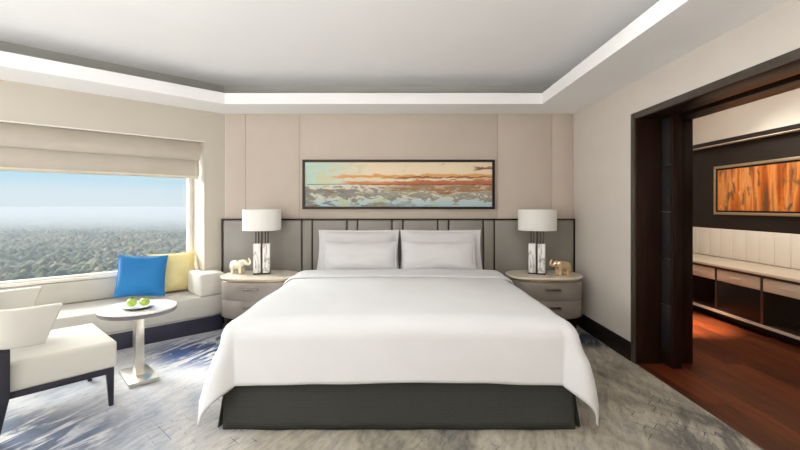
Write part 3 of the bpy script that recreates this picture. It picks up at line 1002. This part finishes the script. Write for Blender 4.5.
for i in range(n):
    e = min(i, n - 1 - i)
    slant = max(0.0, 1 - e / 8.0)       # wing ends lean forwards towards the top
    (xi, yi), (xo, yo) = pi_[i], po[i]
    ring = []
    for (xx, yy, zz, s_) in ((xi, yi, ZB, 0), (xo, yo, ZB, 0), (xo, yo, ZB + .08, .35), (xo, yo, ZT, 1), (xi, yi, ZT, 1), (xi, yi, ZB + .08, .35)):
        out = .028 * s_                  # flare outwards
        dxo, dyo = (xo - xi), (yo - yi)
        l_ = math.hypot(dxo, dyo) or 1
        ring.append((xx + .085 * slant * (s_ - .3) + out * dxo / l_, yy + out * dyo / l_, zz))
    rings.append(ring)
MB().loft(rings).build('backrest', 'off_white', ch, .012, 3, smooth=50)

# ------------------------------------------------------------------ study beyond the doorway
SWX = 4.35
sw = thing('wall_study', 'cream upper wall and dark panelling of the study', 'wall', kind='structure')
box('wall_surface', 'pad', (SWX, SWX + .1, 0.3, 6.7, 0, 2.95), sw)
box('dark_panelling', 'study_dark', (SWX - .02, SWX - .0005, 0.4, 6.55, 1.045, 2.17), sw, .003)
for k_ in range(24):
    y1_ = 6.32 - .2 * k_
    if y1_ < 1.4: break
    box('padded_panel', 'pad', (SWX - .030, SWX - .0005, y1_ - .198, y1_, 0.662, 1.043), sw, .008, 3)
b = MB().box(SWX - .10, SWX - .0005, 0.4, 6.55, 2.172, 2.205).box(SWX - .07, SWX - .0005, .4, 6.55, 2.206, 2.235)
b.build('cornice', 'study_dark', sw, .004)
box('cornice_strip', 'cream_drawer', (SWX - .108, SWX - .02, 0.4, 6.55, 2.160, 2.1715), sw, .002)
ws = box('wall_study_end', 'wall', (2.35, SWX + .1, 6.6, 6.7, 0, 2.95))
tag(ws, 'plain wall closing the far end of the study', 'wall', kind='structure')
ws = box('wall_study_near', 'wall', (WT, SWX + .1, 0.2, 0.3, 0, 2.95))
tag(ws, 'plain wall closing the near end of the study', 'wall', kind='structure')
ws = box('ceiling_study', 'ceiling', (2.35, SWX + .1, 0.2, 6.7, 2.95, 3.0))
tag(ws, 'white ceiling of the study', 'ceiling', kind='structure')
ws = box('wall_study_side', 'wall', (2.36, WT, BY + .11, 6.6, 0, 2.95))
tag(ws, 'plain side wall of the study behind the doorway', 'wall', kind='structure')

M['strip'] = paint('pale champagne strip', srgb(196, 186, 170), 0.35, 0.02, 0.5)
dk = thing('console_desk', 'long built in desk with cream drawers under the orange picture', 'desk', (SWX - .031, 4.56, 0))
XD = SWX - .031
def D(x0, x1, y0, y1, z0, z1): return (x0 - XD, x1 - XD, y0 - 4.56, y1 - 4.56, z0, z1)
DXF = 3.77
box('countertop', 'counter', D(3.745, XD - .002, 1.6, 6.3, .632, .660), dk, .004)
box('top_rail', 'brown_frame', D(DXF, XD - .02, 1.6, 6.3, .606, .631), dk)
divs = [6.12, 5.486, 4.876, 4.2615, 3.652, 3.04, 2.43]
for i, y in enumerate(divs):
    box('divider', 'brown_frame', D(DXF, XD - .04, y - .016, y + .016, .118, .605), dk)
for i, (ya, yb_) in enumerate(zip(divs, divs[1:])):
    d = box('drawer', 'cream_drawer', D(DXF - .004, DXF + .40, yb_ + .019, ya - .019, .470, .602), dk, .004)
    yc = (ya + yb_) / 2 - 4.56
    h_ = MB().tube((DXF - XD - .026, yc - .075, .540), (DXF - XD - .026, yc + .075, .540), .006, n=10)
    for s_ in (-.055, .055): h_.tube((DXF - XD - .026, yc + s_, .540), (DXF - XD - .002, yc + s_, .540), .004, n=8)
    h_.build('handle', 'strip', d)
    if i == 2:
        box('cabinet_door', 'black', D(DXF + .002, DXF + .02, yb_ + .018, ya - .018, .122, .464), dk, .003)
box('back_panel', 'cream_drawer', D(XD - .035, XD - .02, 1.6, 6.3, .122, .604), dk)
box('bottom_shelf', 'brown_frame', D(DXF, XD - .02, 1.6, 6.3, .088, .117), dk)
box('foot_strip', 'strip', D(DXF - .010, DXF - .0005, 1.6, 6.3, .090, .119), dk)
box('toe_kick', 'black', D(DXF + .08, XD - .03, 1.6, 6.3, .002, .087), dk)

pc = thing('study_picture', 'orange and amber streaked picture in a gold frame on dark panelling', 'picture', (SWX - .0205, 4.6, 0))
py0, py1, qz0, qz1 = 3.55 - 4.6, 5.60 - 4.6, 1.236, 1.885
fw = .034
b = MB()
b.box(-.034, -.001, py0, py1, qz1 - fw, qz1); b.box(-.034, -.001, py0, py1, qz0, qz0 + fw)
b.box(-.034, -.001, py0, py0 + fw, qz0 + fw, qz1 - fw); b.box(-.034, -.001, py1 - fw, py1, qz0 + fw, qz1 - fw)
b.build('frame', 'gold_frame', pc, .003)
b = MB()
g = fw + .001
b.box(-.026, -.001, py0 + g, py1 - g, qz1 - g - .016, qz1 - g); b.box(-.026, -.001, py0 + g, py1 - g, qz0 + g, qz0 + g + .016)
b.box(-.026, -.001, py0 + g, py0 + g + .016, qz0 + g, qz1 - g); b.box(-.026, -.001, py1 - g - .016, py1 - g, qz0 + g, qz1 - g)
b.build('inner_frame', 'black', pc)
box('canvas', 'amber', (-.020, -.004, py0 + fw + .020, py1 - fw - .020, qz0 + fw + .020, qz1 - fw - .020), pc)

# ------------------------------------------------------------------ outdoors
GZ = -50.0
lb = MB().box(-9000, 4000, 40, 9000, GZ - 1, GZ).build('ground_outside', 'land')
tag(lb, 'hazy flat land stretching to the horizon outside the window', 'land', kind='structure')
hz = MB().box(-8900, 3900, 700.5, 8900, GZ - .5, -16).build('distant_haze', 'far_haze')
tag(hz, 'thick white haze hiding the horizon outside the window', 'haze', kind='stuff')
hz = MB().box(-2500, 1200, 60, 700, GZ - .5, -18).build('haze', 'haze')
tag(hz, 'thin pale haze lying over the nearer woodland', 'haze', kind='stuff')

def ico(sub):
    bm = bmesh.new()
    bmesh.ops.create_icosphere(bm, subdivisions=sub, radius=1)
    bm.verts.ensure_lookup_table()
    v = np.array([x.co[:] for x in bm.verts]); f = np.array([[q.index for q in x.verts] for x in bm.faces])
    bm.free()
    return v, f
def near_clear(x, y):
    return noise.noise(Vector((x * .011, y * .010, 4.3))) > .40
V2, F2 = ico(2); V1, F1 = ico(1)
singles = []
vv, ff, nv_ = [], [], 0
yy = 170.0
cand = []
while yy < 1900:
    stp = 6.0 * (1 + max(0, yy - 500) / 1500)
    x = -(2.1 if yy < 900 else 1.5) * yy
    while x < -.36 * yy:
        px, py = x + random.uniform(-4, 4), yy + random.uniform(-4, 4)
        x += stp * random.uniform(.8, 1.3)
        if near_clear(px, py): continue
        r = random.uniform(1.7, 4.6) * (1 + max(0, yy - 500) / 1800)
        if yy < 345 and -1.0 < px / py < -.62 and len(singles) < 60:
            if all((px - a) ** 2 + (py - b) ** 2 > (1.12 * (r + c)) ** 2 for a, b, c in singles):
                singles.append((px, py, r))
            continue
        cand.append((px, py, r))
    yy += stp * .85
for px, py, r in cand:
    if py < 380 and any((px - a) ** 2 + (py - b) ** 2 < (1.32 * (r + c)) ** 2 for a, b, c in singles): continue
    bv, bf = (V2, F2) if py < 420 else (V1, F1)
    s = np.array([r, r, r * random.uniform(.8, 1.5)])
    jit = 1 + rng.uniform(-.22, .22, (len(bv), 1))
    vv.append(bv * jit * s + np.array([px, py, GZ + r * .75])); ff.append(bf + nv_); nv_ += len(bv)
vv = np.concatenate(vv); ff = np.concatenate(ff)
me = bpy.data.meshes.new('woodland')
me.vertices.add(len(vv)); me.vertices.foreach_set('co', vv.astype(np.float32).ravel())
me.loops.add(ff.size); me.loops.foreach_set('vertex_index', ff.astype(np.int32).ravel())
me.polygons.add(len(ff)); me.polygons.foreach_set('loop_start', np.arange(0, ff.size, 3, dtype=np.int32))
me.update(calc_edges=True); me.validate()
me.materials.append(M['canopy'])
wd = bpy.data.objects.new('woodland', me); COL.objects.link(wd)
tag(wd, 'dense hazy green woodland far below the window', 'woodland', kind='stuff')
protos = []
for q in range(4):
    b = MB()
    b.tube((0, 0, 0), (0, 0, 4.5), .45, .3, 8)
    for j in range(7):
        a = j * .9 + q
        rr = 2.4 + .8 * math.sin(j * 2.1 + q)
        b.ellipsoid((2.6 * math.cos(a) * (j > 0), 2.6 * math.sin(a) * (j > 0), 5.2 + 1.3 * math.sin(j * 1.7 + q)), (rr, rr, rr * .85), u=10, v=7)
    for v in b.bm.verts:
        if v.co.z > 2.0:
            v.co += Vector((random.uniform(-.35, .35), random.uniform(-.35, .35), random.uniform(-.35, .35)))
    o = b.build('tree', 'canopy', None, smooth=40)
    protos.append(o)
for i, (px, py, r) in enumerate(singles):
    o = protos[i] if i < 4 else protos[i % 4].copy()
    if i >= 4: COL.objects.link(o)
    o.location = (px, py, GZ); s = r / 4.9
    o.scale = (s, s, s); o.rotation_euler = (0, 0, random.uniform(0, 6.28))
    tag(o, 'round crowned green tree among the nearest woodland below the window', 'tree', 'nearest trees below the window')

# ------------------------------------------------------------------ light
wld = bpy.data.worlds.new('sky'); scene.world = wld
wld.use_nodes = True
t = wld.node_tree
bg = t.nodes['Background']
tc = t.nodes.new('ShaderNodeTexCoord'); sp = t.nodes.new('ShaderNodeSeparateXYZ'); cr = t.nodes.new('ShaderNodeValToRGB')
t.links.new(tc.outputs['Generated'], sp.inputs[0])
mr = t.nodes.new('ShaderNodeMapRange'); mr.inputs['From Min'].default_value = -.1; mr.inputs['From Max'].default_value = .4
t.links.new(sp.outputs[2], mr.inputs['Value']); t.links.new(mr.outputs[0], cr.inputs['Fac'])
el = cr.color_ramp.elements
el[0].position = 0.0; el[0].color = (*srgb(222, 228, 231), 1)
el[1].position = 1.0; el[1].color = (*srgb(96, 164, 220), 1)
for p, c in ((.20, srgb(218, 227, 233)), (.26, srgb(214, 226, 234)), (.31, srgb(190, 219, 234)), (.36, srgb(158, 206, 231)), (.5, srgb(140, 194, 228))):
    e = el.new(p); e.color = (*c, 1)
t.links.new(cr.outputs[0], bg.inputs['Color'])
bg.inputs['Strength'].default_value = 0.86

def light(name, typ, energy, loc, rot=None, color=(1, 1, 1), target=None, **kw):
    d = bpy.data.lights.new(name, typ)
    d.energy = energy; d.color = color
    for k_, v_ in kw.items(): setattr(d, k_, v_)
    o = bpy.data.objects.new(name, d); COL.objects.link(o)
    o.location = loc
    if target is not None:
        o.rotation_euler = (Vector(target) - Vector(loc)).to_track_quat('-Z', 'Y').to_euler()
    elif rot is not None:
        o.rotation_euler = rot
    return o
sd = Vector((-.90, .22, .62)).normalized()
light('sun', 'SUN', 16.0, (0, 0, 20), target=tuple(Vector((0, 0, 20)) - sd), color=(1.0, .98, .95), angle=math.radians(50))
# unseen fill lights added to brighten the bedroom
light('side_fill', 'AREA', 62, (-5.45, -.6, 1.35), target=(0, 3.6, 1.35), color=(.98, .99, 1.0), shape='RECTANGLE', size=2.6, size_y=1.7)
light('ceiling_fill', 'AREA', 9, (.4, 1.9, ZC - .02), rot=(0, 0, 0), color=(1.0, .98, .95), shape='RECTANGLE', size=2.0, size_y=1.2)
light('upward_fill', 'AREA', 138, (-1.7, -.8, .95), rot=(PI, 0, 0), color=(.96, .98, 1.0), shape='RECTANGLE', size=2.4, size_y=.8)
# study
light('study_downlight', 'SPOT', 2200, (3.22, 4.80, 2.92), rot=(0, 0, 0), color=(1.0, .64, .38), spot_size=math.radians(27), spot_blend=.95, shadow_soft_size=.05)
light('study_fill', 'AREA', 20, (3.1, 4.6, 2.93), rot=(0, 0, 0), color=(1.0, .94, .86), shape='RECTANGLE', size=.9, size_y=2.4)  # added fill for general light in the study, no fixture
light('picture_light', 'SPOT', 65, (3.15, 4.6, 2.9), target=(4.33, 4.7, 1.15), color=(1.0, .92, .82), spot_size=math.radians(75), spot_blend=.8, shadow_soft_size=.08)

# ------------------------------------------------------------------ camera and view
cd = bpy.data.cameras.new('camera'); cam = bpy.data.objects.new('camera', cd); COL.objects.link(cam)
cam.location = (0, 0, EYE); cam.rotation_euler = (PI / 2, 0, 0)
cd.sensor_width = 36; cd.lens = F * 36 / 800
cd.shift_x = 1 / 800; cd.shift_y = -19 / 800
cd.clip_start = .05; cd.clip_end = 20000
scene.camera = cam
vs = scene.view_settings
scene.display_settings.display_device = 'sRGB'
vs.view_transform = 'Standard'; vs.look = 'None'; vs.gamma = 1; vs.use_curve_mapping = False
vs.exposure = 0.40
scene.cycles.use_denoising = True
scene.cycles.max_bounces = 10; scene.cycles.diffuse_bounces = 6
